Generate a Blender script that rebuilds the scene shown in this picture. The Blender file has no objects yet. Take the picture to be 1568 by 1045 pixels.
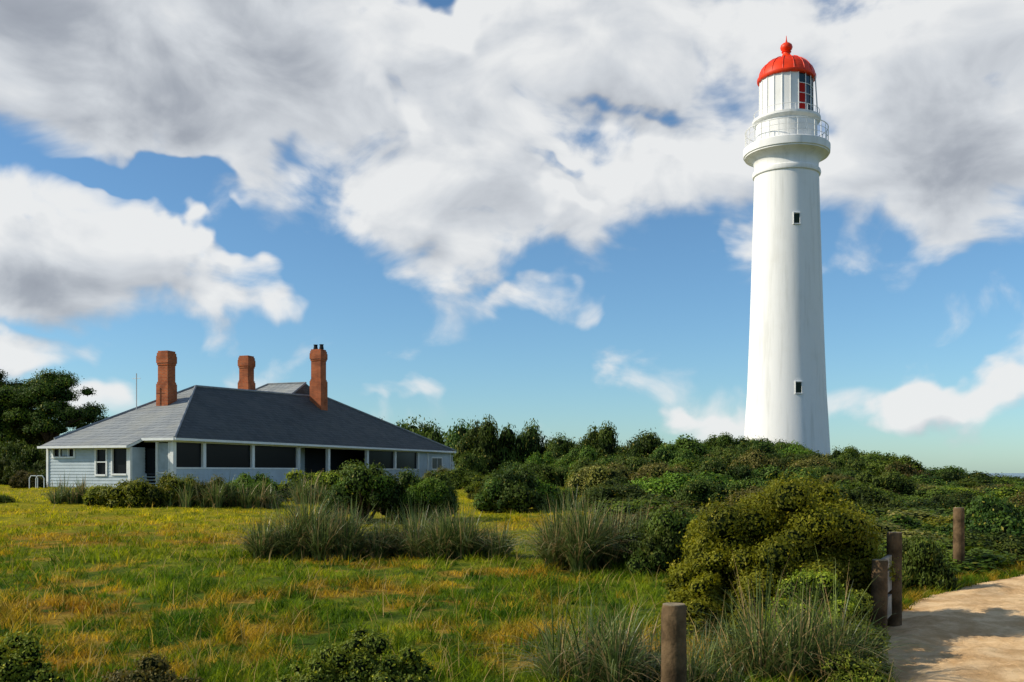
import bpy, math, numpy as np
from mathutils import Vector, Matrix
R = np.random.default_rng(7)
scene = bpy.context.scene
COL = scene.collection
rad = math.radians

# ------------------------------------------------------------ helpers
def link(o, parent=None):
    COL.objects.link(o)
    if parent: o.parent = parent
    return o
def empty(name, loc=(0,0,0), rz=0.0):
    e = bpy.data.objects.new(name, None); e.location = loc; e.rotation_euler = (0,0,rz)
    e.empty_display_size = .5
    return link(e)
def mesh_np(name, V, Q, mats, tint=None, midx=None, smooth=False):
    me = bpy.data.meshes.new(name)
    V = np.asarray(V, np.float32); Q = np.asarray(Q, np.int32)
    k = Q.shape[1]
    me.vertices.add(len(V)); me.vertices.foreach_set('co', V.ravel())
    me.loops.add(Q.size); me.loops.foreach_set('vertex_index', Q.ravel())
    me.polygons.add(len(Q))
    me.polygons.foreach_set('loop_start', np.arange(0, Q.size, k, dtype=np.int32))
    if midx is not None: me.polygons.foreach_set('material_index', np.asarray(midx, np.int32))
    if smooth: me.polygons.foreach_set('use_smooth', np.ones(len(Q), bool))
    for m in mats: me.materials.append(m)
    if tint is not None:
        a = me.attributes.new('tint', 'FLOAT', 'FACE'); a.data.foreach_set('value', np.asarray(tint, np.float32))
    me.update(calc_edges=True); me.validate()
    return me
def obj(name, me, parent=None, loc=(0,0,0)):
    o = bpy.data.objects.new(name, me); o.location = loc
    return link(o, parent)
class MB:
    """simple mesh builder"""
    def __init__(s): s.v=[]; s.f=[]
    def box(s, x0,x1,y0,y1,z0,z1):
        n=len(s.v)
        s.v += [(x0,y0,z0),(x1,y0,z0),(x1,y1,z0),(x0,y1,z0),(x0,y0,z1),(x1,y0,z1),(x1,y1,z1),(x0,y1,z1)]
        s.f += [tuple(n+i for i in q) for q in [(0,3,2,1),(4,5,6,7),(0,1,5,4),(1,2,6,5),(2,3,7,6),(3,0,4,7)]]
        return s
    def poly(s, *p):
        n=len(s.v); s.v += list(p); s.f.append(tuple(range(n,n+len(p)))); return s
    def tube(s, pts, rs, seg=8, cap=True):
        pts=[Vector(p) for p in pts]; n0=len(s.v)
        for i,p in enumerate(pts):
            d=(pts[min(i+1,len(pts)-1)]-pts[max(i-1,0)]).normalized()
            a=d.orthogonal().normalized() if i==0 else (a-d*a.dot(d)).normalized()
            b=d.cross(a)
            r=rs[i] if isinstance(rs,(list,tuple)) else rs
            for k in range(seg):
                t=2*math.pi*k/seg; s.v.append(tuple(p+a*r*math.cos(t)+b*r*math.sin(t)))
        for i in range(len(pts)-1):
            for k in range(seg):
                a0=n0+i*seg+k; a1=n0+i*seg+(k+1)%seg
                s.f.append((a0,a1,a1+seg,a0+seg))
        if cap:
            s.f.append(tuple(n0+k for k in reversed(range(seg))))
            s.f.append(tuple(n0+(len(pts)-1)*seg+k for k in range(seg)))
        return s
    def lathe(s, prof, seg=64, a0=0, a1=360):
        full = abs(a1-a0)>=360; n0=len(s.v); m=seg if full else seg+1
        for r,z in prof:
            for k in range(m):
                t=rad(a0+(a1-a0)*k/seg); s.v.append((r*math.cos(t),r*math.sin(t),z))
        for i in range(len(prof)-1):
            for k in range(seg):
                k2=(k+1)%m
                s.f.append((n0+i*m+k,n0+i*m+k2,n0+(i+1)*m+k2,n0+(i+1)*m+k))
        return s
    def done(s, name, mat, parent=None, loc=(0,0,0), smooth=False, bevel=0, auto=35, midx=None):
        me=bpy.data.meshes.new(name); me.from_pydata(s.v,[],s.f)
        for m in (mat if isinstance(mat,list) else [mat]): me.materials.append(m)
        if midx:
            for p,i in zip(me.polygons,midx): p.material_index=i
        me.update(); o=obj(name,me,parent,loc)
        if smooth:
            for p in me.polygons: p.use_smooth=True
            me.set_sharp_from_angle(angle=rad(auto))
        if bevel:
            b=o.modifiers.new('b','BEVEL'); b.width=bevel; b.segments=2; b.limit_method='ANGLE'
        return o

# ------------------------------------------------------------ node helpers
class NT:
    def __init__(s, tree): s.t=tree; s.n=tree.nodes; s.l=tree.links
    def new(s, typ, **kw):
        n=s.n.new(typ)
        for k,v in kw.items(): setattr(n,k,v)
        return n
    def put(s, sock, val):
        if isinstance(val, bpy.types.NodeSocket): s.l.new(val, sock)
        elif val is not None:
            if sock.type=='RGBA' and len(val)==3: val=(*val,1)
            sock.default_value=val
    def math(s, op, a, b=None, c=None, clamp=False):
        n=s.new('ShaderNodeMath', operation=op, use_clamp=clamp)
        s.put(n.inputs[0],a)
        if b is not None: s.put(n.inputs[1],b)
        if c is not None: s.put(n.inputs[2],c)
        return n.outputs[0]
    def mix(s, f, a, b, bt='MIX'):
        n=s.new('ShaderNodeMix', data_type='RGBA', blend_type=bt)
        s.put(n.inputs[0],f); s.put(n.inputs[6],a); s.put(n.inputs[7],b)
        return n.outputs[2]
    def noise(s, vec, scale, detail=4, rough=.5, dist=0, dim='3D'):
        n=s.new('ShaderNodeTexNoise'); n.noise_dimensions=dim; s.put(n.inputs['Vector'],vec)
        n.inputs['Scale'].default_value=scale; n.inputs['Detail'].default_value=detail
        n.inputs['Roughness'].default_value=rough; n.inputs['Distortion'].default_value=dist
        return n.outputs['Fac']
    def rng(s, v, a, b, c=0, d=1, smooth=True):
        n=s.new('ShaderNodeMapRange'); n.interpolation_type='SMOOTHSTEP' if smooth else 'LINEAR'
        s.put(n.inputs[0],v)
        for i,x in enumerate((a,b,c,d)): s.put(n.inputs[i+1],x)
        return n.outputs[0]
    def mapping(s, vec, loc=(0,0,0), rot=(0,0,0), scale=(1,1,1), typ='POINT'):
        n=s.new('ShaderNodeMapping', vector_type=typ); s.put(n.inputs['Vector'],vec)
        n.inputs['Location'].default_value=loc; n.inputs['Rotation'].default_value=rot; n.inputs['Scale'].default_value=scale
        return n.outputs[0]
    def ell(s, P, az,el,ra,re,rot=0,wt=1):
        m=s.mapping(P,(az,el,0),(0,0,rad(rot)),(ra,re,1),'TEXTURE')
        l=s.new('ShaderNodeVectorMath',operation='LENGTH'); s.put(l.inputs[0],m)
        return s.rng(l.outputs['Value'],1.35,.35,0,wt)
def material(name):
    m=bpy.data.materials.new(name); m.use_nodes=True; m.node_tree.nodes.clear()
    t=NT(m.node_tree); out=t.new('ShaderNodeOutputMaterial')
    return m,t,out
def pbr(name, col, rough=.6, spec=.3, noise=None, bump=None, metal=0):
    m,t,out=material(name)
    b=t.new('ShaderNodeBsdfPrincipled'); t.l.new(b.outputs[0],out.inputs[0])
    b.inputs['Roughness'].default_value=rough; b.inputs['Specular IOR Level'].default_value=spec
    b.inputs['Metallic'].default_value=metal
    tc=t.new('ShaderNodeTexCoord').outputs['Object']
    c=(*col,1)
    if noise:
        f=t.noise(tc,noise[0],5,.6); f=t.rng(f,.3,.7,0,1)
        c=t.mix(f,tuple(x*(1-noise[1]) for x in col)+(1,),tuple(min(1,x*(1+noise[1]*.5)) for x in col)+(1,))
    t.put(b.inputs['Base Color'],c)
    if bump:
        bn=t.new('ShaderNodeBump'); bn.inputs['Strength'].default_value=bump[1]; bn.inputs['Distance'].default_value=.02
        t.l.new(t.noise(tc,bump[0],6,.6),bn.inputs['Height']); t.l.new(bn.outputs[0],b.inputs['Normal'])
    return m
def leaf_mat(name, dark, light, tip, trans=.25, tipfrac=.93):
    m,t,out=material(name)
    tint=t.new('ShaderNodeAttribute', attribute_name='tint').outputs['Fac']
    pos=t.new('ShaderNodeNewGeometry').outputs['Position']
    oi=t.new('ShaderNodeObjectInfo').outputs['Random']
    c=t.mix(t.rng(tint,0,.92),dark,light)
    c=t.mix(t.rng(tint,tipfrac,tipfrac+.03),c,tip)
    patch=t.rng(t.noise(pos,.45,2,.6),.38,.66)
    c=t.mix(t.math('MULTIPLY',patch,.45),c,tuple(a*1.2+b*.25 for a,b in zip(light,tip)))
    hv=t.new('ShaderNodeHueSaturation'); t.put(hv.inputs['Color'],c)
    t.put(hv.inputs['Hue'],t.math('MULTIPLY_ADD',oi,.04,.480)); t.put(hv.inputs['Value'],t.math('MULTIPLY_ADD',oi,.8,.62))
    c=hv.outputs[0]
    b=t.new('ShaderNodeBsdfPrincipled'); t.put(b.inputs['Base Color'],c)
    b.inputs['Roughness'].default_value=.55; b.inputs['Specular IOR Level'].default_value=.12
    tr=t.new('ShaderNodeBsdfTranslucent'); t.put(tr.inputs[0],t.mix(1,c,(1.4,1.3,.5,1),'MULTIPLY'))
    mx=t.new('ShaderNodeMixShader'); mx.inputs[0].default_value=trans
    t.l.new(b.outputs[0],mx.inputs[1]); t.l.new(tr.outputs[0],mx.inputs[2]); t.l.new(mx.outputs[0],out.inputs[0])
    return m

# ------------------------------------------------------------ camera (eye height 1.7 m, level, shift lens)
cam_d=bpy.data.cameras.new('camera'); cam=bpy.data.objects.new('camera',cam_d); link(cam)
cam.location=(0,0,1.7); cam.rotation_euler=(rad(90),0,0)
cam_d.lens=35; cam_d.sensor_width=36; cam_d.shift_y=0.1276; cam_d.clip_end=20000; cam_d.clip_start=.05
scene.camera=cam
scene.view_settings.view_transform='Standard'; scene.view_settings.look='None'
scene.view_settings.exposure=0; scene.view_settings.gamma=1

# ------------------------------------------------------------ sun
SD=Vector((-.842,-.07,.53)).normalized()
sl=bpy.data.lights.new('sun','SUN'); sl.energy=5.0; sl.angle=rad(.5); sl.color=(1,.90,.72)
so=bpy.data.objects.new('sun',sl); link(so); so.location=(-60,0,60)
so.rotation_euler=SD.to_track_quat('Z','Y').to_euler()

# ------------------------------------------------------------ sky
w=bpy.data.worlds.new('World'); scene.world=w; w.use_nodes=True
w.node_tree.nodes.clear(); t=NT(w.node_tree)
out=t.new('ShaderNodeOutputWorld')
sky=t.new('ShaderNodeTexSky'); sky.sky_type='NISHITA'; sky.sun_disc=False
sky.sun_elevation=math.asin(SD.z); sky.sun_rotation=math.atan2(SD.x,SD.y)%(2*math.pi)
sky.air_density=.95; sky.dust_density=.4; sky.ozone_density=2.3
bg1=t.new('ShaderNodeBackground'); bg1.inputs[1].default_value=.118
t.put(bg1.inputs[0],t.mix(1,sky.outputs[0],(.72,.98,1.12,1),'MULTIPLY'))
g=bpy.data.node_groups.new('cloud_density','ShaderNodeTree')
g.interface.new_socket('V',in_out='INPUT',socket_type='NodeSocketVector')
g.interface.new_socket('D',in_out='OUTPUT',socket_type='NodeSocketFloat')
G=NT(g); gi=G.new('NodeGroupInput').outputs[0]; go=G.new('NodeGroupOutput')
wn=G.new('ShaderNodeTexNoise'); wn.noise_dimensions='2D'; G.put(wn.inputs['Vector'],gi); wn.inputs['Scale'].default_value=.20; wn.inputs['Detail'].default_value=3
wv=G.new('ShaderNodeVectorMath',operation='SUBTRACT'); G.put(wv.inputs[0],wn.outputs['Color']); wv.inputs[1].default_value=(.5,.5,.5)
ws=G.new('ShaderNodeVectorMath',operation='MULTIPLY'); G.put(ws.inputs[0],wv.outputs[0]); ws.inputs[1].default_value=(8,4.5,0)
wa=G.new('ShaderNodeVectorMath',operation='ADD'); G.put(wa.inputs[0],gi); G.put(wa.inputs[1],ws.outputs[0])
P=wa.outputs[0]
pos=[(-20,24.0,17,9.5,0,1.25),(-3,17.0,12,6.0,-4,1.1),(-8,22,10,6,0,1.1),(7,24.5,16,6.5,0,1.1),(9,17.0,8,4.4,8,.95),(24.5,19.0,10,8.0,0,1.15),
     (-24,11.6,10,4.6,0,1.1),(-15,10.4,3.6,2.4,0,.85),(-27,6.4,6,1.3,0,.7),(2.1,9.8,4.6,1.7,0,.80),(12.6,13,1.7,1,0,.6),
     (23.5,3.5,6,1.2,0,.72),(26.5,4.2,3,1.5,0,.8),(-21.8,3.9,2.4,1.2,0,.66),(-5.4,4.3,3.0,.6,0,.42),(11,2.6,6,.6,0,.42)]
neg=[(6.6,20.0,3.2,.8,-12,.5),(-7.6,21.9,2.2,.7,-35,.42),(-3.5,25.3,1.8,1.4,0,.6),(-20.5,15.9,5,.8,-4,.9),(-16.5,13.6,3.8,1.2,-25,.9),(1,17.6,2.4,.5,-20,.5)]
cur=None
for e in pos:
    v=G.ell(P,*e)
    if cur is None: cur=v
    else:
        n=G.new('ShaderNodeMath',operation='SMOOTH_MAX'); G.put(n.inputs[0],cur); G.put(n.inputs[1],v); n.inputs[2].default_value=.2; cur=n.outputs[0]
for e in neg: cur=G.math('SUBTRACT',cur,G.ell(P,*e))
sx=G.new('ShaderNodeSeparateXYZ'); G.put(sx.inputs[0],gi)
away=G.rng(G.math('ABSOLUTE',sx.outputs[0]),32,50,0,.28)
cur=G.math('MAXIMUM',cur,away)
nv=G.mapping(gi,(3.3,1.7,0),(0,0,rad(8)),(.8,1.25,1))
f1=G.noise(nv,.19,8,.50,.3,'2D')
f=G.math('MULTIPLY',G.math('SUBTRACT',f1,.5),2.2)
d=G.math('ADD',cur,f); G.put(go.inputs[0],d)
tc=t.new('ShaderNodeTexCoord').outputs['Generated']
nm=t.new('ShaderNodeVectorMath',operation='NORMALIZE'); t.put(nm.inputs[0],tc)
sp=t.new('ShaderNodeSeparateXYZ'); t.put(sp.inputs[0],nm.outputs[0])
az=t.math('MULTIPLY',t.math('ARCTAN2',sp.outputs[0],sp.outputs[1]),57.2958)
el=t.math('MULTIPLY',t.math('ARCSINE',sp.outputs[2]),57.2958)
cv=t.new('ShaderNodeCombineXYZ'); t.put(cv.inputs[0],az); t.put(cv.inputs[1],el)
def dens(off):
    a=t.new('ShaderNodeVectorMath',operation='ADD'); t.put(a.inputs[0],cv.outputs[0]); a.inputs[1].default_value=off
    n=t.new('ShaderNodeGroup'); n.node_tree=g; t.put(n.inputs[0],a.outputs[0]); return n.outputs[0]
d0=dens((0,0,0)); d1=dens((-1.0,1.7,0))
alpha=t.rng(d0,.22,.82)
lit=t.math('MULTIPLY',t.math('SUBTRACT',d0,d1),.50)
dk=None
for e in ((-20,20,13,7,0,1),(25,17,9,6,0,1.1),(-26,8.8,9,3.0,0,1.2),(0,14,7,2.5,-10,.4),(-6,24,6,3,0,.4),(26,3,6,1,0,.4)):
    v=t.ell(cv.outputs[0],*e); dk=v if dk is None else t.math('MAXIMUM',dk,v)
thick=t.rng(d0,.6,1.7)
shade=t.math('SUBTRACT',t.math('ADD',lit,.94),t.math('MULTIPLY',thick,t.math('MULTIPLY_ADD',dk,.44,.18)),clamp=True)
cr=t.new('ShaderNodeValToRGB'); t.put(cr.inputs[0],shade)
E=cr.color_ramp.elements; E[0].position=.1; E[0].color=(.27,.29,.34,1); E[1].position=1; E[1].color=(.88,.89,.89,1)
e=E.new(.42); e.color=(.40,.43,.48,1)
e=E.new(.75); e.color=(.68,.71,.745,1)
bg2=t.new('ShaderNodeBackground'); t.put(bg2.inputs[0],cr.outputs[0]); bg2.inputs[1].default_value=.96
al=t.math('MULTIPLY',alpha,t.rng(el,.2,2.5)); al=t.math('MULTIPLY',al,.96)
mx=t.new('ShaderNodeMixShader'); t.put(mx.inputs[0],al); t.l.new(bg1.outputs[0],mx.inputs[1]); t.l.new(bg2.outputs[0],mx.inputs[2])
t.l.new(mx.outputs[0],out.inputs[0])

# ------------------------------------------------------------ terrain
def ss(a,b,x):
    u=np.clip((x-a)/(b-a),0,1); return u*u*(3-2*u)
def gz(x,y):
    x=np.asarray(x,float); y=np.asarray(y,float)
    z=.85*ss(8,46,y)*(1-.95*ss(13,28,x))
    z=z+1.75*np.exp(-((x-18)/9.0)**2-((y-72)/22)**2)
    z=z+.2*np.exp(-((x-6)/7)**2-((y-62)/16)**2)
    z=z+.035*np.sin(x*.9+1.3)*np.cos(y*.7)+.05*np.sin(x*.31+.4*y*.5)
    r=np.hypot(x,y-40); z=z-34*ss(110,260,r)
    return z
PATH=[(4.1,-6),(4.15,0),(4.45,6),(4.8,8.5),(6.0,11),(8.2,13.7),(11.5,15.6),(17,17),(26,18.5),(40,23)]
_pp=[]
for i in range(len(PATH)-1):
    p0=np.array(PATH[max(i-1,0)]);p1=np.array(PATH[i]);p2=np.array(PATH[i+1]);p3=np.array(PATH[min(i+2,len(PATH)-1)])
    for k in range(24):
        u=k/24; _pp.append(.5*((2*p1)+(-p0+p2)*u+(2*p0-5*p1+4*p2-p3)*u*u+(-p0+3*p1-3*p2+p3)*u**3))
PP=np.array(_pp)
def pdist(x,y):
    x=np.asarray(x,float).ravel(); y=np.asarray(y,float).ravel()
    out=np.full(len(x),1e9)
    for p in PP[::2]: out=np.minimum(out,np.hypot(x-p[0],y-p[1]))
    return out

def patch_color(t):
    pos=t.new('ShaderNodeNewGeometry').outputs['Position']
    s=t.new('ShaderNodeSeparateXYZ'); t.put(s.inputs[0],pos); y=s.outputs[1]
    n1=t.noise(pos,.30,3,.6,.4); n2=t.noise(pos,1.3,4,.65,.3)
    c=t.mix(t.rng(n2,.35,.65),(.055,.120,.010,1),(.22,.265,.020,1))
    far=t.rng(y,14,28)
    c=t.mix(far,c,t.mix(t.rng(n2,.3,.7),(.24,.26,.014,1),(.52,.43,.020,1)))
    rust=t.rng(t.math('ADD',n1,t.math('MULTIPLY',t.math('SUBTRACT',n2,.5),.9)),.50,.63)
    rust=t.math('MULTIPLY',rust,t.rng(y,34,18,.15,.82))
    c=t.mix(rust,c,t.mix(t.rng(n2,.4,.62),(.30,.11,.018,1),(.46,.28,.045,1)))
    return c
mg,t,out=material('lawn_ground')
b=t.new('ShaderNodeBsdfPrincipled'); b.inputs['Roughness'].default_value=.95; b.inputs['Specular IOR Level'].default_value=.03
pos_=t.new('ShaderNodeNewGeometry').outputs['Position']
c=patch_color(t); fine=t.rng(t.noise(pos_,14,5,.7),.3,.7,.25,1)
c=t.mix(t.math('MULTIPLY',fine,.7),c,(.030,.028,.009,1))
t.put(b.inputs[0],c)
bn=t.new('ShaderNodeBump'); bn.inputs['Strength'].default_value=.8; bn.inputs['Distance'].default_value=.06
t.put(bn.inputs['Height'],t.noise(pos_,9,6,.7)); t.l.new(bn.outputs[0],b.inputs['Normal']); t.l.new(b.outputs[0],out.inputs[0])
n=300
u=np.linspace(-1,1,n); gx=np.sinh(u*4.2)/np.sinh(4.2)*320; gy=gx+28
X,Y=np.meshgrid(gx,gy); Z=gz(X,Y)
V=np.stack([X,Y,Z],-1).reshape(-1,3)
i=np.arange(n-1); I,J=np.meshgrid(i,i); a=(J*n+I).ravel()
obj('ground',mesh_np('ground',V,np.stack([a,a+1,a+n+1,a+n],1),[mg],smooth=True))
ms=pbr('sea_water',(.02,.07,.11),.25,.5,None,(.05,.4))
MB().lathe([(0.01,-18),(300,-18),(15000,-18)],96).done('sea',ms)
# path
mp,t,out=material('sandy_gravel')
b=t.new('ShaderNodeBsdfPrincipled'); b.inputs['Roughness'].default_value=.95; b.inputs['Specular IOR Level'].default_value=.03
pos_=t.new('ShaderNodeNewGeometry').outputs['Position']
c=t.mix(t.rng(t.noise(pos_,2.2,7,.72),.36,.64),(.60,.37,.175,1),(.90,.64,.36,1))
vo=t.new('ShaderNodeTexVoronoi'); t.put(vo.inputs['Vector'],pos_); vo.inputs['Scale'].default_value=26
c=t.mix(t.math('MULTIPLY',t.rng(vo.outputs['Distance'],.16,.05),t.rng(t.noise(pos_,3,3,.6),.42,.6)),c,(.28,.17,.09,1))
t.put(b.inputs[0],c)
bn=t.new('ShaderNodeBump'); bn.inputs['Strength'].default_value=.9; bn.inputs['Distance'].default_value=.05
t.put(bn.inputs['Height'],t.noise(pos_,7,10,.80)); t.l.new(bn.outputs[0],b.inputs['Normal']); t.l.new(b.outputs[0],out.inputs[0])
tan=np.gradient(PP,axis=0); tan/=np.linalg.norm(tan,axis=1)[:,None]; nor=np.stack([-tan[:,1],tan[:,0]],1)
m=81; rows=[]
wob=np.convolve(R.normal(0,.5,len(PP)+20),np.ones(6)/6,'same')[:len(PP)]
for k,o_ in enumerate(np.linspace(-1.75,1.75,m)):
    ed=k in (0,m-1)
    q=PP+nor*(o_*(1+.14*wob)+(R.normal(0,.09,len(PP)) if ed else 0))[:,None]
    x_,y_=q[:,0],q[:,1]
    lump=.018*np.sin(x_*5+1.5*np.sin(y_*3.1))*np.cos(y_*4.3+x_)+.018*np.sin(y_*6.1+2*np.sin(x_*2.3))*np.sin(x_*3.3+y_)+.022*np.sin(x_*1.7-y_*2.9)
    e_=min(1,(1.75-abs(o_))/.5)
    rows.append(np.stack([x_,y_,gz(x_,y_)+(-.01 if ed else .012+e_*(.055+lump+R.normal(0,.005,len(PP))))],1))
V=np.stack(rows,1).reshape(-1,3); L=len(PP); i=np.arange(L-1); I,J=np.meshgrid(i,np.arange(m-1)); a=(I*m+J).ravel()
obj('sandy_path',mesh_np('sandy_path',V,np.stack([a,a+1,a+m+1,a+m],1),[mp],smooth=True))

# ------------------------------------------------------------ ribbons (grass blades)
def ribbons(base,ang,h,lean,wd,K=2,droop=.0,rng=R,pw=1.6):
    N=len(base); ts=np.linspace(0,1,K+1)
    dx,dy=np.cos(ang),np.sin(ang)
    sa=ang+np.pi/2+rng.normal(0,.6,N); sxx,syy=np.cos(sa),np.sin(sa)
    V=np.zeros((N,K+1,2,3),np.float32)
    for j,u in enumerate(ts):
        o_=lean*u**pw; zz=h*(u-droop*u**2.2); ww=wd*(1-u**1.5*.93)*.5
        for s,sg in enumerate((-1,1)):
            V[:,j,s,0]=base[:,0]+dx*o_+sg*sxx*ww; V[:,j,s,1]=base[:,1]+dy*o_+sg*syy*ww; V[:,j,s,2]=base[:,2]+zz
    a=(np.arange(N)*(K+1)*2)[:,None]+np.arange(K)[None,:]*2; a=a.ravel()
    return V.reshape(-1,3), np.stack([a,a+1,a+3,a+2],1)
mgr,t,out=material('grass_blades')
tint=t.new('ShaderNodeAttribute',attribute_name='tint').outputs['Fac']
c=patch_color(t)
c=t.mix(t.rng(tint,.05,.7),t.mix(1,c,(.32,.48,.5,1),'MULTIPLY'),t.mix(1,c,(1.4,1.35,1.0,1),'MULTIPLY'))
c=t.mix(t.rng(tint,.90,.93),c,(.46,.33,.13,1))
b=t.new('ShaderNodeBsdfPrincipled'); t.put(b.inputs[0],c); b.inputs['Roughness'].default_value=.6; b.inputs['Specular IOR Level'].default_value=.06
tr=t.new('ShaderNodeBsdfTranslucent'); t.put(tr.inputs[0],t.mix(1,c,(1.4,1.35,.5,1),'MULTIPLY'))
mx=t.new('ShaderNodeMixShader'); mx.inputs[0].default_value=.4
t.l.new(b.outputs[0],mx.inputs[1]); t.l.new(tr.outputs[0],mx.inputs[2]); t.l.new(mx.outputs[0],out.inputs[0])
NB=330000
yy=5.0*(60/5.0)**(R.random(NB)**1.0)
xx=(R.random(NB)*2-1)*(yy*.60+.6)
cs=.10+yy*.007
tc_=np.stack([np.round(xx/cs+.35*np.sin(yy*7)),np.round(yy/cs+.35*np.sin(xx*9))],1)
hsh=np.abs(np.sin(tc_[:,0]*12.9898+tc_[:,1]*78.233)*43758.5453)%1
keep=(hsh>.22)&(pdist(xx,yy)>1.45+.5*hsh)&~((xx>5+yy*.02)&(yy>20))
xx,yy,hsh=xx[keep],yy[keep],hsh[keep]
N=len(xx)
big=.5+.5*np.sin(xx*1.7+2*np.sin(yy*.9))*np.cos(yy*1.3+xx*.4)
hh=(.04+.15*hsh**3+.09*big**2)*(1-.45*ss(12,35,yy))*R.uniform(.5,1.35,N)
base=np.stack([xx,yy,gz(xx,yy)-.01],1)
tn=R.random(N)*.45+.43*((hsh*7.3)%1)
stalk=R.random(N)<.016; hh[stalk]=R.uniform(.20,.46,stalk.sum())*(1-.3*ss(12,30,yy[stalk])); tn[stalk]=.96
wd=(.0055+.00075*yy)*R.uniform(.7,1.3,N); wd[stalk]*=.6
Vg,Qg=ribbons(base,R.random(N)*6.283,hh,hh*R.uniform(.2,1.1,N),wd,2,.2)
obj('lawn_grass',mesh_np('lawn_grass',Vg,Qg,[mgr],np.repeat(tn,2)))

# ------------------------------------------------------------ shrubs
def unit(n,rng,zmin=-1):
    z=rng.uniform(zmin,1,n); a=rng.random(n)*2*np.pi; r=np.sqrt(1-z*z)
    return np.stack([r*np.cos(a),r*np.sin(a),z],1)
def leaves(P,OUT,L,W,rng):
    n=len(P); nn=OUT*1.15+unit(n,rng)*.65; nn/=np.linalg.norm(nn,axis=1)[:,None]
    a=unit(n,rng)+OUT*.5+np.array([0,0,.35]); a-=nn*(a*nn).sum(1)[:,None]; a/=np.linalg.norm(a,axis=1)[:,None]
    b=np.cross(nn,a); L=(L*rng.uniform(.6,1.3,n))[:,None]; W_=L*W
    V=np.stack([P,P+a*L*.5+b*W_*.5,P+a*L,P+a*L*.5-b*W_*.5],1).reshape(-1,3)
    return V,np.arange(n*4).reshape(n,4)
def sphere_q(c,r,seg=10,ring=6):
    V=[];Q=[]
    for i in range(ring+1):
        ph=math.pi*i/ring
        ph=min(max(ph,.02),math.pi-.02)
        for k in range(seg):
            th=2*math.pi*k/seg; V.append((c[0]+r[0]*math.sin(ph)*math.cos(th),c[1]+r[1]*math.sin(ph)*math.sin(th),c[2]+r[2]*math.cos(ph)))
    for i in range(ring):
        for k in range(seg): Q.append((i*seg+k,(i+1)*seg+k,(i+1)*seg+(k+1)%seg,i*seg+(k+1)%seg))
    return np.array(V),np.array(Q)
def clumps(centers,radii,n,leaf,W,rng,core=.72,shell=(.72,1.12),flat=.85,sprig=.10):
    centers=np.asarray(centers,float); radii=np.asarray(radii,float)
    p=radii**2; p/=p.sum(); idx=rng.choice(len(centers),n,p=p)
    o=unit(n,rng,-.55); rr=rng.uniform(shell[0],shell[1],n)
    sp_=rng.random(n)<sprig; rr[sp_]*=rng.uniform(1.05,1.35,sp_.sum())
    rr=rr*radii[idx]
    off=o*rr[:,None]; off[:,2]*=flat
    P=centers[idx]+off+rng.normal(0,.02,(n,3))*radii[idx][:,None]*3
    k=P[:,2]>-.02; P=P[k]; o=o[k]; idx=idx[k]
    V,Q=leaves(P,o,leaf,W,rng)
    ct=rng.random(len(centers))
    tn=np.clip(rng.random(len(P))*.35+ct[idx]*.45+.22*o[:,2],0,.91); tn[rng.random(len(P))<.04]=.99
    mi=np.zeros(len(Q),int)
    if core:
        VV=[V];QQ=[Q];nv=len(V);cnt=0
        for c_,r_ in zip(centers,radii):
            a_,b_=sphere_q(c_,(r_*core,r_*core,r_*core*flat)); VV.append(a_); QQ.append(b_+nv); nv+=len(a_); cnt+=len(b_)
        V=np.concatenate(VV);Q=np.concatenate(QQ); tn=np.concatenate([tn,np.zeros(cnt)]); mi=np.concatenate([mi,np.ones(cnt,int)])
    return V,Q,tn,mi
def bush_parts(rng,K=22,zlow=-.1,sub=(.15,.38)):
    d=unit(K,rng,zlow); j=rng.uniform(.6,1.05,K)
    c=np.stack([d[:,0]*.84*j,d[:,1]*.84*j,.12+d[:,2].clip(0)*.68*j],1); r=rng.uniform(*sub,K)
    c=np.concatenate([c,[[0,0,.38],[.3,.1,.28],[-.3,.1,.28],[0,-.3,.28]]]); r=np.concatenate([r,[.36,.3,.3,.3]])
    return c,r
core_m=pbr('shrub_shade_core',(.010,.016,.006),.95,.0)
LM_dark=leaf_mat('leaf_coastal_dark',(.009,.028,.006),(.068,.110,.014),(.22,.19,.03),.22)
LM_green=leaf_mat('leaf_green',(.015,.048,.008),(.100,.165,.016),(.26,.26,.03),.28)
LM_olive=leaf_mat('leaf_olive',(.035,.042,.010),(.145,.140,.030),(.30,.20,.08),.25)
LM_yel=leaf_mat('leaf_yellow_tipped',(.026,.055,.007),(.22,.26,.020),(.50,.46,.05),.3,.88)
bark=pbr('bark',(.09,.065,.045),.9,.1,(8,.5),(20,.6))
TEMPL={}
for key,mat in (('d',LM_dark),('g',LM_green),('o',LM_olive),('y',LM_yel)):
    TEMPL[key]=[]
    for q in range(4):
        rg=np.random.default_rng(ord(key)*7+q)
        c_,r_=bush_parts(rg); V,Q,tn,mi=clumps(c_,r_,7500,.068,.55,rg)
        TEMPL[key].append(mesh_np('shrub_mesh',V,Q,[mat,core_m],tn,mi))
def put_bush(name,parent,x,y,rx,h,key='d',ry=None,rz=None,sink=.05,v=None):
    me=TEMPL[key][int(R.integers(4)) if v is None else v]
    o=obj(name,me,parent,(x,y,float(gz(x,y))-sink)); o.scale=(rx,ry or rx,h); o.rotation_euler=(0,0,R.random()*6.28 if rz is None else rz)
    return o
scrub=empty('coastal_scrub')
pts=[]
def try_add(x,y,s):
    for p in pts:
        if (p[0]-x)**2+(p[1]-y)**2<(s)**2: return
    pts.append((x,y))
LH=(22.6,82)
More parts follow.
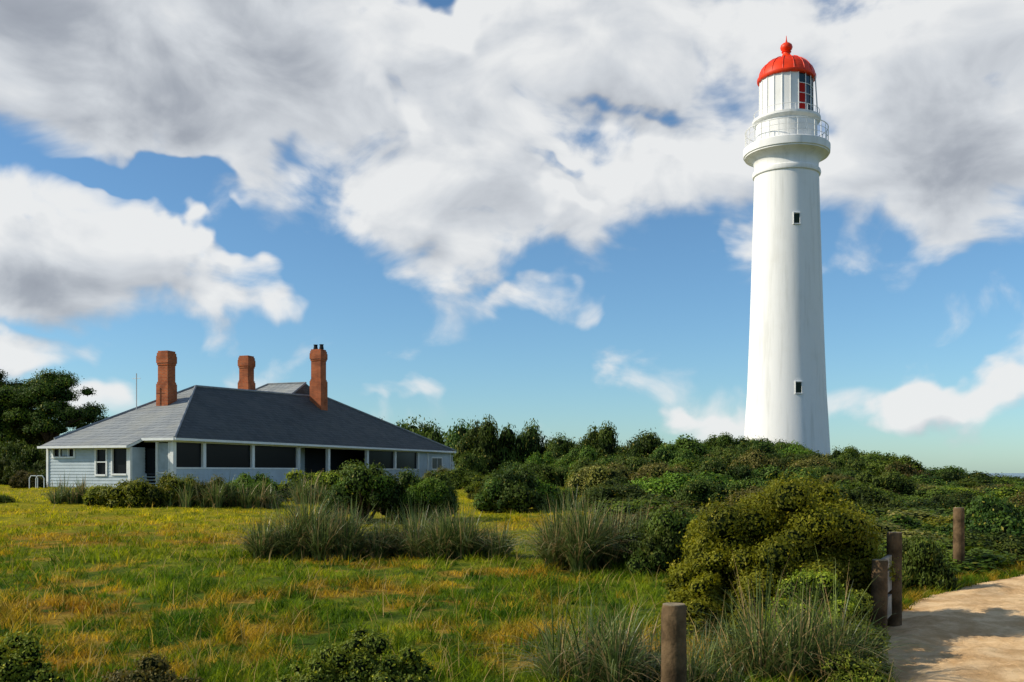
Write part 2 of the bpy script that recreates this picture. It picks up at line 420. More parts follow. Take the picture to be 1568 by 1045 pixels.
for _ in range(9000):
    y=14+ (R.random()**.85)*76; xl=3.2 if y<55 else 3.2-(y-55)*.12
    if y<17: xl=4.4
    elif y<24: xl=3.0
    elif y<34: xl=3.0+ (y-24)*.06
    x=xl+R.random()*(y*.62+5-xl)
    if math.hypot(x-LH[0],y-LH[1])<5.0: continue
    if y<26 and pdist([x],[y])[0]<2.75: continue
    if y<20 and pdist([x],[y])[0]<2.95: continue
    try_add(x,y,1.25+y*.022)
for x,y in pts:
    f=ss(14,60,y); hgt=R.uniform(.6,.95)*(1.0+.68*f); rx=R.uniform(.8,1.4)*(1+.42*f)
    if x/y>.40: hgt*=.75
    if R.random()<.15: hgt*=1.25
    if y<22 and x<7: hgt*=.75
    k=R.choice(['d','d','d','g','o','y']) if y<35 else R.choice(['d','d','g','g','o','d'])
    put_bush('scrub_bush',scrub,x,y,rx,hgt,k)
for _ in range(170):
    y=17+R.random()**1.1*60; x=3.2+R.random()*(y*.6+3-3.2)
    if math.hypot(x-LH[0],y-LH[1])<5 or (y<26 and pdist([x],[y])[0]<2.6): continue
    put_bush('heath_clump',scrub,x,y,R.uniform(1.2,2.0),R.uniform(.35,.6),R.choice(['o','d','g','g']))
for x,y,h in ((17.2,74,2.0),(19,73,2.1),(20.8,73.5,1.9),(22.6,75,1.7),(24.6,76,1.5),(26.6,78,1.4),(15.2,73,2.1),(13,72,2.1)):
    put_bush('scrub_bush',scrub,x,y,R.uniform(1.6,2.2),h,R.choice(['d','g','d']))
belt=empty('distant_tree_belt')
for x,y,r,h,q in [(-2.2,74,2.1,4.8,'d'),(.6,75,2.3,4.9,'d'),(3.7,74,1.8,3.7,'d'),(6.4,72,2.1,3.9,'d'),(8.8,68,2.3,3.2,'d'),(-4.4,96,3.0,6.2,'d'),(-7.8,99,3.4,6.5,'d'),(-10.9,101,3.6,6.7,'d'),(-13.8,101,3.6,6.5,'d'),
                (11,64,2.4,2.5,'d'),(-46,92,6,6.0,'d'),(-52,95,6,6.5,'d'),(-58,90,6,5,'d'),(-2.9,70,1.3,2.4,'d'),(1.8,66,1.6,2.2,'g'),(4.4,63,1.7,2.1,'d'),(-1,82,3,3.6,'d'),(4,86,4,3.4,'d'),(9,88,4,3.2,'d')]:
    put_bush('tree_mass',belt,x,y,r,h,q)
    put_bush('tree_mass',belt,x+R.normal(0,.6),y+2.0,r*.8,h*R.uniform(.7,.92),'d')
def one(name,x,y,rx,h,k,n=1,ry=None):
    e=empty(name,(0,0,0))
    for i in range(n): put_bush('foliage',e,x+(R.normal(0,rx*.4) if i else 0),y+(R.normal(0,.2) if i else 0),rx*(1 if i==0 else .75),h*(1 if i==0 else R.uniform(.7,.95)),k,ry)
    return e
for a_ in [(-12.0,31.5,1.0,1.0,'y',3),(-10.9,31.8,.95,1.1,'y',3),(-9.7,32,.8,.95,'o',2),(-8.7,32.6,.9,1.05,'g',2),(-9.0,35,1.1,1.2,'g',2),(-7.7,36,1.2,1.2,'y',3),(-6.6,36.5,1.0,1.15,'o',2),(-5.6,38,.9,.9,'g',2),
           (-17.3,32.6,.9,.5,'g',2),(-18.5,33,.9,.45,'g',2),(-26.5,46,1.4,1.5,'d',2),(-23.4,48,.8,1.0,'o',1),(.1,30,1.15,1.38,'d',3),(.8,31,.9,1.1,'g',2),(-.8,36,.9,.9,'y',2),(3.4,42,1.5,1.5,'d',2),(-2.4,46,1.2,1.1,'g',2),(1.2,48,1.3,1.3,'d',2),(-3.6,52,1.2,1.2,'o',2),(.2,55,1.4,1.5,'d',2),
           (2.45,16.2,.75,1.10,'d',3),(3.3,17.2,.8,1.1,'g',2),(5.85,14.4,.52,.92,'d',2),(9.6,19.6,1.0,1.2,'d',2),(4.5,13.8,.7,.85,'d',2)]:
    one('garden_shrub',*a_)
def trunked(x,y,rx,h):
    e=empty('coastal_bush',(0,0,0)); z=float(gz(x,y))
    for dx,dy,r_,h_,lift,k in ((0,0,1,.84,.14,'d'),(.5,.2,.7,.62,.1,'d'),(-.55,.1,.62,.62,.06,'d'),(.1,-.3,.7,.5,.35,'g')):
        o=put_bush('foliage',e,x+rx*dx,y+dy,rx*r_,h*h_,k); o.location.z=z+h*lift
    mb=MB()
    for k in range(9):
        a=k*.7+R.random(); r0=.1
        mb.tube([(x+r0*math.cos(a),y+r0*math.sin(a),z-.05),(x+.4*rx*math.cos(a),y+.4*rx*math.sin(a),z+h*.25),(x+.75*rx*math.cos(a),y+.75*rx*math.sin(a),z+h*.55)],[.045,.035,.02],6)
    mb.done('stems',bark,e)
trunked(-3.95,26.7,1.15,1.65); trunked(-2.45,26.9,1.0,1.55)
def near_bush(name,specs,n,leaf,mat,seed,core=.72,W=.5,K=34,sub=(.13,.28)):
    rg=np.random.default_rng(seed); C=[];Rr=[]
    for (x,y,rx,h) in specs:
        c_,r_=bush_parts(rg,K,-.15,sub); z=float(gz(x,y))
        C.append(np.stack([x+c_[:,0]*rx,y+c_[:,1]*rx,z+c_[:,2]*h],1)); Rr.append(r_*min(rx,h))
    V,Q,tn,mi=clumps(np.concatenate(C),np.concatenate(Rr),n,leaf,W,rg,core=core,shell=(.75,1.2),sprig=.2)
    return obj(name,mesh_np(name,V,Q,[mat,core_m],tn,mi))
LM_big=leaf_mat('leaf_tea_tree',(.030,.060,.008),(.30,.34,.022),(.62,.58,.07),.38,.87)
near_bush('large_coastal_bush',[(2.55,10.5,.85,1.95),(3.2,10.7,.85,2.05),(3.55,10.9,.6,1.9),(2.15,10.8,.5,1.6),(2.0,10.3,.42,1.15),(1.86,10.0,.36,.7),(2.75,9.9,.65,1.3),(3.8,11.5,.5,1.5)],175000,.038,LM_big,11,K=40,sub=(.15,.32))
LM_low=leaf_mat('leaf_low_shrub',(.014,.034,.006),(.12,.145,.016),(.50,.44,.05),.25,.90)
near_bush('low_shrub',[(-1.05,6.95,.40,.66),(-.72,6.8,.28,.52),(-1.35,6.8,.26,.45)],20000,.028,LM_low,12)
near_bush('low_shrub',[(-3.45,7.0,.32,.64),(-3.8,6.9,.3,.6)],12000,.028,LM_low,13)
near_bush('low_shrub',[(-2.55,6.8,.34,.46),(-2.2,6.7,.27,.38)],12000,.028,LM_olive,14)
near_bush('low_shrub',[(2.45,8.6,.35,.66),(2.75,9.0,.45,.95)],22000,.03,LM_yel,15)
near_bush('low_shrub',[(2.85,8.3,.34,.5),(2.6,7.5,.28,.36),(3.15,9.3,.38,.7)],18000,.028,LM_low,16)

# --- strappy tussocks
def strap_mat(name,a_,b_,tip):
    m,t,out=material(name)
    tint=t.new('ShaderNodeAttribute',attribute_name='tint').outputs['Fac']
    c=t.mix(t.rng(tint,0,.8),a_,b_); c=t.mix(t.rng(tint,.88,.9),c,tip)
    b=t.new('ShaderNodeBsdfPrincipled'); t.put(b.inputs[0],c); b.inputs['Roughness'].default_value=.4; b.inputs['Specular IOR Level'].default_value=.35
    tr=t.new('ShaderNodeBsdfTranslucent'); t.put(tr.inputs[0],c)
    mx=t.new('ShaderNodeMixShader'); mx.inputs[0].default_value=.25
    t.l.new(b.outputs[0],mx.inputs[1]); t.l.new(tr.outputs[0],mx.inputs[2]); t.l.new(mx.outputs[0],out.inputs[0]); return m
SM=strap_mat('tussock_blades',(.028,.062,.012),(.21,.26,.065),(.44,.30,.13))
def tussock(name,x,y,rw,h,n,wd,seed,parts=8):
    rg=np.random.default_rng(seed)
    qx=rg.uniform(-1,1,parts); cx=x+qx*rw*.8; cy=y+rg.normal(0,rw*.25,parts); ch=rg.uniform(.75,1.1,parts)*(1-.45*qx*qx); k=rg.integers(0,parts,n)
    a=rg.random(n)*6.283; r=rw*.18*np.sqrt(rg.random(n))
    bx=cx[k]+r*np.cos(a); by=cy[k]+r*np.sin(a); base=np.stack([bx,by,gz(bx,by)-.02],1)
    hh=h*rg.uniform(.45,1.15,n)*ch[k]; ln=hh*rg.uniform(.15,1.5,n)**1.2; ang=a+rg.normal(0,.5,n)
    tn=rg.random(n)*.86; br=rg.random(n)<.16; tn[br]=.95
    V,Q=ribbons(base,ang,hh*1.5,ln,wd*rg.uniform(.7,1.3,n),7,.5*np.clip(ln/hh,0,1.35),rg,1.7)
    obj(name,mesh_np(name,V,Q,[SM],np.repeat(tn,7)))
for a_ in [(-3.75,18.2,.9,.98,2400,.02),(-3.2,18.0,.8,.85,1900,.02),(-1.85,18.3,.85,.82,2000,.02),(-.85,18.2,.95,.75,2100,.02),(-1.3,18.5,.9,.66,1400,.02),
           (1.2,16.5,.75,1.0,2000,.018),(1.75,16.9,.75,.95,1600,.018),(.6,7.5,.42,.66,900,.011),(.9,7.8,.35,.56,600,.011),(2.1,7.8,.5,.76,1100,.011),(2.5,8.1,.4,.70,700,.011),(1.45,7.6,.35,.36,300,.009),
           (1.8,8.5,.4,.45,300,.010),(-9.0,31.5,.9,.9,500,.03),(-8.4,31.9,.9,.85,500,.03),(-14.8,33,.9,.8,700,.03),(-2.1,26.5,.6,.5,300,.03),(-10.2,31.2,.8,.8,300,.03),(-6.9,34,.8,.9,500,.03)]:
    tussock('grass_tussock',*a_,int(R.integers(1e6)))
# path-verge grass, one mesh
nv_=3200; ii=R.integers(10,len(PP)-60,nv_); sgn=R.choice([-1,1],nv_)
q=PP[ii]+nor[ii]*(sgn*(1.66+np.abs(R.normal(0,.30,nv_))))[:,None]+R.normal(0,.05,(nv_,2))
nbl=14; bx=np.repeat(q[:,0],nbl)+R.normal(0,.03,nv_*nbl); by=np.repeat(q[:,1],nbl)+R.normal(0,.03,nv_*nbl); th=np.repeat(R.uniform(.04,.18,nv_),nbl)*R.uniform(.5,1.2,nv_*nbl)
Vv,Qv=ribbons(np.stack([bx,by,gz(bx,by)],1),R.random(nv_*nbl)*6.283,th,th*R.uniform(.3,1.2,nv_*nbl),np.full(nv_*nbl,.010),2,.2)
obj('verge_grass',mesh_np('verge_grass',Vv,Qv,[mgr],np.repeat(R.random(nv_*nbl)*.94,2)))

# --- left tree
def tree(name,x,y,h,r,seed,ncl=75):
    rg=np.random.default_rng(seed); z=float(gz(x,y)); e=empty(name,(x,y,z)); mb=MB(); C=[];Rr=[]
    mb.tube([(0,0,-.2),(.15,0,h*.2),(-.1,.1,h*.42)],[.42,.34,.26],10)
    for k in range(9):
        a=k*2*math.pi/9+rg.random()*.5; q=rg.uniform(.45,.8)*r; zz=h*rg.uniform(.5,.66)
        p1=(q*.35*math.cos(a),q*.35*math.sin(a),h*.5); p2=(q*math.cos(a),q*math.sin(a),zz)
        mb.tube([(-.05,.05,h*.33),p1,p2],[.2,.14,.05],7)
    for k in range(ncl):
        a=rg.random()*6.283; q=r*math.sqrt(rg.random()); top=h*(1-.30*(q/r)**3)
        zz=top-rg.random()**1.3*h*.5-.5; C.append((q*math.cos(a),q*math.sin(a),zz)); Rr.append(rg.uniform(.55,1.05))
    mb.done('trunk_and_limbs',bark,e)
    V,Q,tn,mi=clumps(C,Rr,50000,.15,.5,rg,core=.66,flat=.65)
    obj('crown',mesh_np('crown',V,Q,[LM_dark,core_m],tn,mi),e)
tree('coastal_tree',-35.2,76,8.6,4.1,3,100); tree('coastal_tree',-42,78,9.0,5.4,4,110)
hedge=empty('garden_hedge')
for k in range(12): put_bush('hedge_bush',hedge,-40+k*1.3,60+R.normal(0,.3),1.1,1.7,'d')
for k in range(9): put_bush('hedge_bush',hedge,-44+k*1.8,70+R.normal(0,.3),1.6,3.1,'d')

# ------------------------------------------------------------ lighthouse
def white_paint():
    m,t,out=material('white_painted_render')
    b=t.new('ShaderNodeBsdfPrincipled'); b.inputs['Roughness'].default_value=.7; b.inputs['Specular IOR Level'].default_value=.15
    tcn=t.new('ShaderNodeTexCoord').outputs['Object']
    st=t.noise(t.mapping(tcn,scale=(1.6,1.6,.12)),1,6,.65)
    c=t.mix(t.rng(st,.45,.75),(.80,.80,.79,1),(.66,.66,.64,1))
    c=t.mix(t.math('MULTIPLY',t.rng(t.noise(tcn,.5,5,.6),.5,.8),.25),c,(.62,.60,.54,1))
    t.put(b.inputs[0],c)
    bn=t.new('ShaderNodeBump'); bn.inputs['Strength'].default_value=.25; bn.inputs['Distance'].default_value=.02
    t.put(bn.inputs['Height'],t.noise(tcn,3,6,.6)); t.l.new(bn.outputs[0],b.inputs['Normal']); t.l.new(b.outputs[0],out.inputs[0]); return m
wp=white_paint()
red=pbr('red_dome_paint',(.80,.045,.006),.45,.3,(2,.2)); darkglass=pbr('dark_glass',(.012,.03,.03),.08,.5)
darkrec=pbr('dark_opening',(.02,.035,.025),.7,.1); grey=pbr('grey_paint',(.5,.52,.52),.5,.3)
lh=empty('lighthouse',(LH[0],LH[1],0))
MB().lathe([(3.62,1.2),(3.50,2.6),(3.42,4.0),(3.30,6.1),(3.16,8.3),(3.05,11),(2.95,13.6),(2.86,16.4),(2.78,19.0),(2.69,22),(2.61,24.9),(2.585,25.9),(2.70,25.98),(2.74,26.15),(2.70,26.34),(2.585,26.42),(2.55,26.6),(2.56,26.9),(2.66,27.15),(2.88,27.35),(3.15,27.5),(3.36,27.58),(3.36,27.66),(3.45,27.72),(3.47,28.0),(3.47,28.30),(3.40,28.36),(2.4,28.38)],96).done('tower_shaft',wp,lh,smooth=True,auto=30)
MB().lathe([(2.46,28.3),(2.44,30.2),(2.62,30.3),(2.72,30.42),(2.72,30.62),(2.15,30.66)],96).done('service_drum',wp,lh,smooth=True)
camang=math.degrees(math.atan2(-LH[1],-LH[0]))
g0=camang+26; g1=camang+160
MB().lathe([(2.16,30.6),(2.14,33.85)],13,g1,g0+360).done('lantern_panels',wp,lh)
MB().lathe([(2.08,30.6),(2.06,33.85)],7,g0,g1).done('lantern_glass',darkglass,lh)
MB().lathe([(2.09,30.9),(2.09,33.0)],2,g0+2,g0+18).done('lantern_curtain',pbr('red_curtain',(.42,.02,.015),.8,.1),lh)
mb=MB()
for k in range(14):
    a=rad(g1+(g0+360-g1)*k/13); c_,s_=math.cos(a),math.sin(a); mb.tube([(2.18*c_,2.18*s_,30.6),(2.16*c_,2.16*s_,33.85)],.035,6)
for k in range(8):
    a=rad(g0+(g1-g0)*k/7); c_,s_=math.cos(a),math.sin(a); mb.tube([(2.12*c_,2.12*s_,30.6),(2.10*c_,2.10*s_,33.85)],.04,6)
for zz in (31.4,32.2,33.0):
    mb.tube([(2.10*math.cos(rad(g0+(g1-g0)*k/7)),2.10*math.sin(rad(g0+(g1-g0)*k/7)),zz) for k in range(8)],.035,6)
mb.done('lantern_glazing_bars',wp,lh)
MB().lathe([(2.05,33.80),(2.30,33.83),(2.36,33.92),(2.36,34.08),(2.27,34.12),(2.20,34.40),(2.02,34.80),(1.74,35.12),(1.35,35.42),(.92,35.62),(.55,35.76),(.40,35.90),(.32,36.05),(.30,36.18),(.40,36.24),(.30,36.30),(.44,36.45),(.50,36.62),(.44,36.82),(.28,36.96),(.10,37.04),(.05,37.25),(.02,37.6)],64).done('dome_roof',red,lh,smooth=True,auto=40)
mb=MB()
for k in range(16):
    a=2*math.pi*k/16; c_,s_=math.cos(a),math.sin(a)
    mb.tube([(r*c_,r*s_,z) for r,z in [(2.28,34.12),(2.22,34.42),(2.04,34.82),(1.76,35.14),(1.37,35.44),(.94,35.64)]],.025,5)
mb.done('dome_ribs',red,lh)
mb=MB()
for k in range(28):
    a=2*math.pi*k/28; c_,s_=math.cos(a),math.sin(a); mb.tube([(3.3*c_,3.3*s_,28.34),(3.3*c_,3.3*s_,29.75)],.032,6)
for zz,r_ in ((28.85,.02),(29.3,.02),(29.75,.035)):
    mb.tube([(3.3*math.cos(2*math.pi*k/56),3.3*math.sin(2*math.pi*k/56),zz) for k in range(57)],r_,6)
for k in range(16):
    a=2*math.pi*k/16; c_,s_=math.cos(a),math.sin(a); mb.tube([(2.62*c_,2.62*s_,30.62),(2.62*c_,2.62*s_,31.15)],.02,5)
mb.tube([(2.62*math.cos(2*math.pi*k/48),2.62*math.sin(2*math.pi*k/48),31.15) for k in range(49)],.022,5)
a=rad(camang+78)
mb.tube([(2.3*math.cos(a),2.3*math.sin(a),34.0),(2.5*math.cos(a),2.5*math.sin(a),30.7)],.05,6)
mb.done('gallery_railing',wp,lh)
def lh_window(ang,z,r,w_,h_):
    e=bpy.data.objects.new('window_opening',None); link(e,lh); e.location=(r*math.cos(rad(ang)),r*math.sin(rad(ang)),z); e.rotation_euler=(0,0,rad(ang))
    MB().box(-.25,.02,-w_/2,w_/2,0,h_).done('pane',darkrec,e)
    mb=MB(); mb.box(-.2,.06,-w_/2-.05,-w_/2,-.02,h_+.04).box(-.2,.06,w_/2,w_/2+.05,-.02,h_+.04).box(-.2,.09,-w_/2-.06,w_/2+.06,h_+.04,h_+.10).box(-.2,.12,-w_/2-.08,w_/2+.08,-.09,-.02)
    mb.done('surround',wp,e,bevel=.01)
lh_window(camang+17,21.5,2.70,.46,.76); lh_window(camang+17,7.95,3.17,.46,.82)

# ------------------------------------------------------------ house
hs=empty('weatherboard_house',(-18.05,53,0),math.atan2(.941,.339))
wb=pbr('weatherboard_paint',(.42,.50,.56),.6,.2,(1.5,.12)); trim=pbr('white_trim',(.72,.75,.76),.5,.3,(3,.08))
glass=pbr('window_glass',(.008,.010,.013),.3,.12); inner=pbr('interior_dark',(.02,.024,.028),.8,.1)
blind=pbr('window_blind',(.35,.42,.47),.7,.2,(2,.2))
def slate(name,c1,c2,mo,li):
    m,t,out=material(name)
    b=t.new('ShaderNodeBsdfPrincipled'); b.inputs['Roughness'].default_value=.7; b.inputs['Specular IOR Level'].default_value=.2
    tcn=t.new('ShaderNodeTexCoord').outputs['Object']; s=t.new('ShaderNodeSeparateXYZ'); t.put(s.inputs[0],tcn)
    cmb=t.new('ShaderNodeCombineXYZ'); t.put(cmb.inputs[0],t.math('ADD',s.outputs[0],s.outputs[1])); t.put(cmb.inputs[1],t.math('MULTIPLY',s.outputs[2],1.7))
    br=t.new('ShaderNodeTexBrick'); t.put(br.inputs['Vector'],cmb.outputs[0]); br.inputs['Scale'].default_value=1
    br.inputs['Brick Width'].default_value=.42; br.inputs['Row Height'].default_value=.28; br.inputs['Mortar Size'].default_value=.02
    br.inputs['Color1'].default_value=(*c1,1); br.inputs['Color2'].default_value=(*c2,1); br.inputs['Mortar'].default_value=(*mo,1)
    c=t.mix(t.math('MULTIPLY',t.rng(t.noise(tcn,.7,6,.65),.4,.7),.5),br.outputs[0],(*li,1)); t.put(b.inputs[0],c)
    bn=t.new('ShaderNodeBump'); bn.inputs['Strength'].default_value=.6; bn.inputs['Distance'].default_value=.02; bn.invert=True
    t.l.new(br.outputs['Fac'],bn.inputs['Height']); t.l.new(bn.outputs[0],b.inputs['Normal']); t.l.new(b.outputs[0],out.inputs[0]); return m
sl_=slate('roof_slate',(.044,.054,.055),(.074,.086,.086),(.020,.025,.027),(.085,.09,.08)); sl2=slate('roof_slate_sunlit',(.22,.24,.25),(.31,.33,.33),(.12,.13,.135),(.30,.30,.26))  # paler second slate has sunlight on the left-facing slopes mixed into its colour
def boards_t(mb,x0,x1,t,z0,z1,sgn=-1,st=.17):
    z=z0
    while z<z1-.001:
        zz=min(z+st,z1); o=sgn*.025
        mb.poly((x0,t+o,z),(x1,t+o,z),(x1,t,zz),(x0,t,zz)); mb.poly((x0,t,z),(x1,t,z),(x1,t+o,z),(x0,t+o,z)); z=zz
def boards_s(mb,y0,y1,s,z0,z1,sgn=-1,st=.17):
    z=z0
    while z<z1-.001:
        zz=min(z+st,z1); o=sgn*.025
        mb.poly((s+o,y1,z),(s+o,y0,z),(s,y0,zz),(s,y1,zz)); mb.poly((s,y1,z),(s,y0,z),(s+o,y0,z),(s+o,y1,z)); z=zz
SILL=1.9; HEAD=3.28; EAVE=3.5; FL=.55
W=MB()
for a0,a1 in ((0.1,12.34),(21.7,30.6)): boards_t(W,a0,a1,0,FL,SILL-.05)
boards_t(W,30.6,37.2,0,FL,HEAD)
boards_s(W,0.1,1.83,0,FL,SILL-.3)
boards_s(W,1.83,7.4,-1.1,FL,1.56); boards_s(W,1.83,2.05,-1.1,1.56,2.98); boards_s(W,2.99,3.43,-1.1,1.56,2.98); boards_s(W,4.08,5.6,-1.1,1.56,2.98)
boards_s(W,5.6,7.0,-1.1,1.56,2.50); boards_s(W,7.0,7.4,-1.1,1.56,2.98)
boards_t(W,12.34,17.0,2.4,FL,3.4)
W.done('weatherboards',wb,hs)
core=MB(); core.box(.3,37.1,2.5,7.2,FL-.3,3.45).box(.12,12.3,.06,2.5,FL-.3,SILL-.1).box(21.75,37.1,.06,2.5,FL-.3,SILL-.1).box(30.65,37.1,.07,2.5,SILL-.1,3.4)
core.box(-1.0,.3,1.9,7.3,FL-.3,1.5)
core.done('wall_core',inner,hs)
S=MB(); S.box(12.34,21.7,-.05,2.4,FL,FL+.35); S.done('porch_floor',pbr('porch_timber',(.2,.2,.19),.7),hs)
Gl=MB(); Gl.box(.2,12.3,.08,.10,SILL,HEAD).box(21.8,30.6,.08,.10,SILL,HEAD).box(-1.03,-1.01,2.05,2.99,1.6,2.93).box(-1.03,-1.01,3.43,4.08,1.56,2.88).box(-1.03,-1.01,5.6,7.0,2.52,2.93)
Gl.box(33.2,35.2,-.045,-.03,1.95,2.85).box(13.4,15.2,2.33,2.35,1.5,2.9)
Gl.box(-.02,.0,1.12,1.7,.9,2.95)
Gl.done('window_panes',glass,hs)
Bl=MB(); Bl.box(.05,.07,.32,1.0,SILL-.18,HEAD-.05).box(-1.05,-1.035,6.1,6.5,2.56,2.9); Bl.done('window_blinds',blind,hs)
T=MB()
for s in (.06,2.6,7.26,12.3,16.15,21.74,26.3,30.5): T.box(s-.13,s+.13,-.07,.14,(FL if s in(12.3,16.15,21.74,.06) else SILL),HEAD)
for a0,a1 in ((.20,12.16),(21.88,30.36)):
    T.box(a0,a1,-.045,.12,SILL-.05,SILL+.04)
T.box(-.05,37.25,-.06,.16,HEAD+.002,EAVE-.05)
T.box(37.08,37.26,-.05,.1,FL,HEAD); T.box(32.3,32.46,-.045,0.0,FL,HEAD)
for x0,x1,z0,z1 in ((33.2,35.2,1.95,2.85),):
    T.box(x0-.12,x0,-.06,-.01,z0-.1,z1+.1).box(x1,x1+.12,-.06,-.01,z0-.1,z1+.1).box(x0,x1,-.06,-.01,z1,z1+.1).box(x0,x1,-.07,-.01,z0-.1,z0).box((x0+x1)/2-.03,(x0+x1)/2+.03,-.06,-.047,z0,z1)
for x0,x1,z0,z1 in ((13.4,15.2,1.5,2.9),):
    T.box(x0-.12,x0,2.29,2.36,z0-.1,z1+.1).box(x1,x1+.12,2.29,2.36,z0-.1,z1+.1).box(x0,x1,2.29,2.36,z1,z1+.1).box(x0,x1,2.28,2.36,z0-.1,z0)
T.box(-.02,.12,.20,.30,SILL-.3,HEAD).box(-.02,.12,1.0,1.12,FL,HEAD).box(-.05,.15,.17,1.85,HEAD+.004,EAVE-.05).box(-.03,.12,.3,1.0,SILL-.3,SILL-.2)
for y0,y1,z0,z1 in ((2.05,2.99,1.6,2.93),(3.43,4.08,1.56,2.88),(5.6,7.0,2.52,2.93)):
    T.box(-1.16,-1.05,y0-.09,y0,z0-.1,z1+.08).box(-1.16,-1.05,y1,y1+.09,z0-.1,z1+.08).box(-1.16,-1.05,y0,y1,z1,z1+.08).box(-1.18,-1.05,y0,y1,z0-.1,z0)
    if y1-y0<.8: T.box(-1.14,-1.05,y0,y1,(z0+z1)/2-.03,(z0+z1)/2+.03)
    elif z0>2: 
        T.box(-1.14,-1.05,5.95,6.01,z0,z1).box(-1.14,-1.05,6.55,6.61,z0,z1)
T.box(-1.17,-1.0,1.80,1.94,FL,3.0).box(-1.17,-1.0,7.33,7.46,FL,3.0).box(-1.15,-1.0,1.94,7.33,2.96,3.08)
T.done('white_frames_and_posts',trim,hs)
W2=MB(); boards_t(W2,-1.1,0,1.83,FL,3.0); W2.done('extension_side',wb,hs)
R1=(7.9,4.6,7.0); R2=(23.7,4.6,7.4)
rf=MB()
a0,a1,a2,a3=(-.35,-.4,3.5),(37.6,-.4,3.5),(37.6,9.2,3.5),(-.35,7.7,3.5)
rf.poly(a0,a1,R2,R1); rf.poly(a3,a0,R1); rf.poly(a1,a2,R2); rf.poly(a2,a3,R1,R2)
rf.poly((-.35,1.7,3.5),(-.35,7.7,3.5),(-1.5,7.6,3.08),(-1.5,1.7,3.08))
q0,q1=(21.4,5.0,8.35),(21.4,8.3,8.35); b0,b1,b2,b3=(17.5,4.6,6.6),(25.3,4.6,6.6),(25.3,11.5,6.0),(17.5,11.5,6.0)
rf.poly(b3,b0,q0,q1); rf.poly(b1,b2,q1,q0); rf.poly(b2,b3,q1); rf.poly(b0,b1,q0)
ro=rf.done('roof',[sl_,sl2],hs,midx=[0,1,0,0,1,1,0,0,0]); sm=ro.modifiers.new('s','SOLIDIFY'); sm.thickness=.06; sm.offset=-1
caps=MB()
def up(p,d=.03): return (p[0],p[1],p[2]+d)
for p,q in ((a0,R1),(R1,R2),(a1,R2),(a3,R1),(q0,q1),(b3,q1),(b0,q0)): caps.tube([up(p),up(q)],.075,6)
caps.done('ridge_capping',pbr('ridge_metal',(.22,.24,.25),.5,.4,(2,.3)),hs)
gt=MB(); gt.box(-.42,37.66,-.52,-.40,3.36,3.49); gt.box(-.47,-.35,-.40,1.68,3.36,3.49); gt.box(-1.62,-1.5,1.66,7.65,2.96,3.08)
gt.poly((-1.5,1.68,3.06),(-.35,1.68,3.48),(-.35,1.68,3.34),(-1.5,1.68,2.92))
gt.box(-.36,37.6,-.4,-.06,3.34,3.36)
gt.tube([(37.5,-.35,3.4),(37.35,-.1,3.1),(37.35,-.1,.8)],.05,8); gt.tube([(12.3,-.46,3.4),(12.3,-.12,3.2),(12.3,-.12,.9)],.045,8)
gt.done('gutters',trim,hs)
def brick():
    m,t,out=material('red_brick')
    b=t.new('ShaderNodeBsdfPrincipled'); b.inputs['Roughness'].default_value=.85; b.inputs['Specular IOR Level'].default_value=.15
    tcn=t.new('ShaderNodeTexCoord').outputs['Object']; s=t.new('ShaderNodeSeparateXYZ'); t.put(s.inputs[0],tcn)
    cmb=t.new('ShaderNodeCombineXYZ'); t.put(cmb.inputs[0],t.math('ADD',s.outputs[0],s.outputs[1])); t.put(cmb.inputs[1],s.outputs[2])
    br=t.new('ShaderNodeTexBrick'); t.put(br.inputs['Vector'],cmb.outputs[0]); br.inputs['Scale'].default_value=1
    br.inputs['Brick Width'].default_value=.24; br.inputs['Row Height'].default_value=.086; br.inputs['Mortar Size'].default_value=.012
    br.inputs['Color1'].default_value=(.50,.115,.03,1); br.inputs['Color2'].default_value=(.34,.07,.02,1); br.inputs['Mortar'].default_value=(.30,.18,.11,1)
    c=t.mix(t.math('MULTIPLY',t.rng(t.noise(tcn,1.5,5,.6),.40,.7),.6),br.outputs[0],(.13,.04,.02,1)); t.put(b.inputs[0],c); t.l.new(b.outputs[0],out.inputs[0]); return m
bm=brick()
def chimney(s,t_,z0,z1,w_,zs=None,pots=0):
    mb=MB(); h=w_/2
    def blk(k,a,b): mb.box(s-h*k,s+h*k,t_-h*k,t_+h*k,a,b)
    zs=zs or z0+.6
    blk(1.2,z0,zs); blk(1.1,zs,zs+.12); blk(1.0,zs+.12,z1-.85); blk(1.1,z1-.85,z1-.72); blk(1.2,z1-.72,z1-.3); blk(1.12,z1-.3,z1-.12); blk(1.0,z1-.12,z1)
    mb.done('chimney',bm,hs)
    if pots:
        p=MB()
        for k in (-1,1): p.lathe([(.14,z1),(.17,z1+.05),(.13,z1+.3),(.17,z1+.38),(.10,z1+.38),(.08,z1+.1)],12)
        n=len(p.v)//2
        p.v=[(x+s,y+t_+(-.25 if i<n else .25),z) for i,(x,y,z) in enumerate(p.v)]
        p.done('chimney_pots',inner,hs)
chimney(5.0,4.45,5.0,8.86,.70,6.9); chimney(15.3,6.0,5.5,9.76,.72,7.9); chimney(20.9,3.6,5.8,10.75,.80,8.4,1)
MB().tube([(4.0,5.8,5),(4.0,5.8,7.5)],.03,6).tube([(4.0,5.5,7.2),(4.0,6.1,7.2)],.015,5).done('antenna',grey,hs)
MB().box(38.0,39.3,.2,1.5,.6,2.6).done('water_tank_box',wb,hs,bevel=.05)

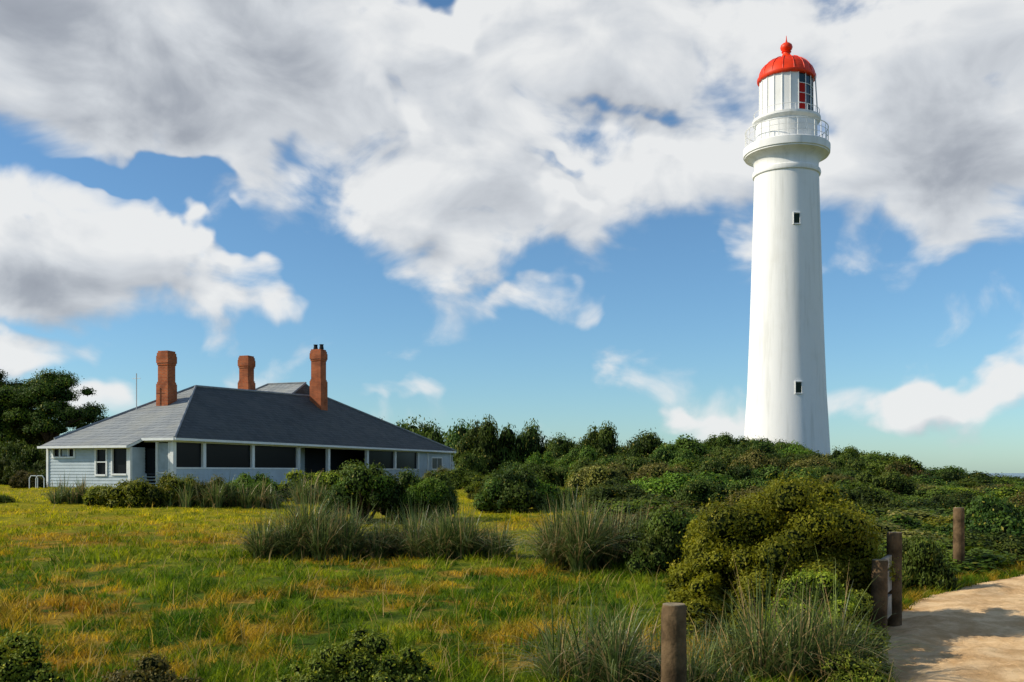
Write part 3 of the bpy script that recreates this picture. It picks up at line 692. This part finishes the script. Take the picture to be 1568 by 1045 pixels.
# ------------------------------------------------------------ fence posts
wood=pbr('weathered_wood',(.13,.085,.045),.9,.1,(5,.6),(9,1)); endg=pbr('post_end_grain',(.30,.24,.15),.9,.1,(14,.5))
def post(name,x,y,r,h,tilt=(0,0)):
    e=empty(name,(x,y,float(gz(x,y)))); seg=18; mb=MB(); rg=np.random.default_rng(int(x*100)+5)
    zs=[-.3,0,h*.3,h*.6,h*.9,h-.012,h]; pts=[(tilt[0]*z,tilt[1]*z,z) for z in zs]
    mb.tube(pts,[r*1.05,r*1.04,r*1.01,r,r*.99,r*.98,r*.92],seg)
    mb.v=[(vx+rg.normal(0,.0025),vy+rg.normal(0,.0025),vz) for vx,vy,vz in mb.v]
    mb.done('post_shaft',wood,e,smooth=True,auto=50)
    MB().tube([(tilt[0]*h,tilt[1]*h,h),(tilt[0]*h,tilt[1]*h,h+.006)],r*.9,seg).done('post_top',endg,e)
    return e
post('fence_post',1.106,6.8,.085,.74); post('fence_post',4.14,10.8,.082,1.05,(.01,0)); post('fence_post',3.72,10.1,.08,.82,(.015,0)); post('fence_post',7.18,16.0,.085,1.05)
e=empty('timber_barrier',(0,0,0)); 
mb=MB(); A_=Vector((3.80,10.2,0)); B_=Vector((4.06,10.7,0)); z=float(gz(3.9,10.5))
for z0,z1 in ((.18,.40),(.45,.67),(.70,.82)):
    d_=(B_-A_).normalized(); n_=Vector((-d_.y,d_.x,0))*.02
    p=[A_-n_,B_-n_,B_+n_,A_+n_]; n0=len(mb.v)
    mb.v+=[(q.x,q.y,z+z0) for q in p]+[(q.x,q.y,z+z1) for q in p]
    mb.f+=[tuple(n0+i for i in q) for q in [(0,3,2,1),(4,5,6,7),(0,1,5,4),(1,2,6,5),(2,3,7,6),(3,0,4,7)]]
mb.done('boards',pbr('pale_board',(.38,.33,.27),.85,.1,(6,.4)),e)
e=empty('hoop_rail',(-22.3,46,float(gz(-22.3,46))))
for k in range(2): MB().tube([(k*.3,0,0),(k*.3,0,.5),(k*.3+.08,0,.62),(k*.3+.3,0,.62),(k*.3+.38,0,.5),(k*.3+.38,0,0)],.022,8).done('hoop',trim,e)
print('scrub',len(pts),'blades',N)
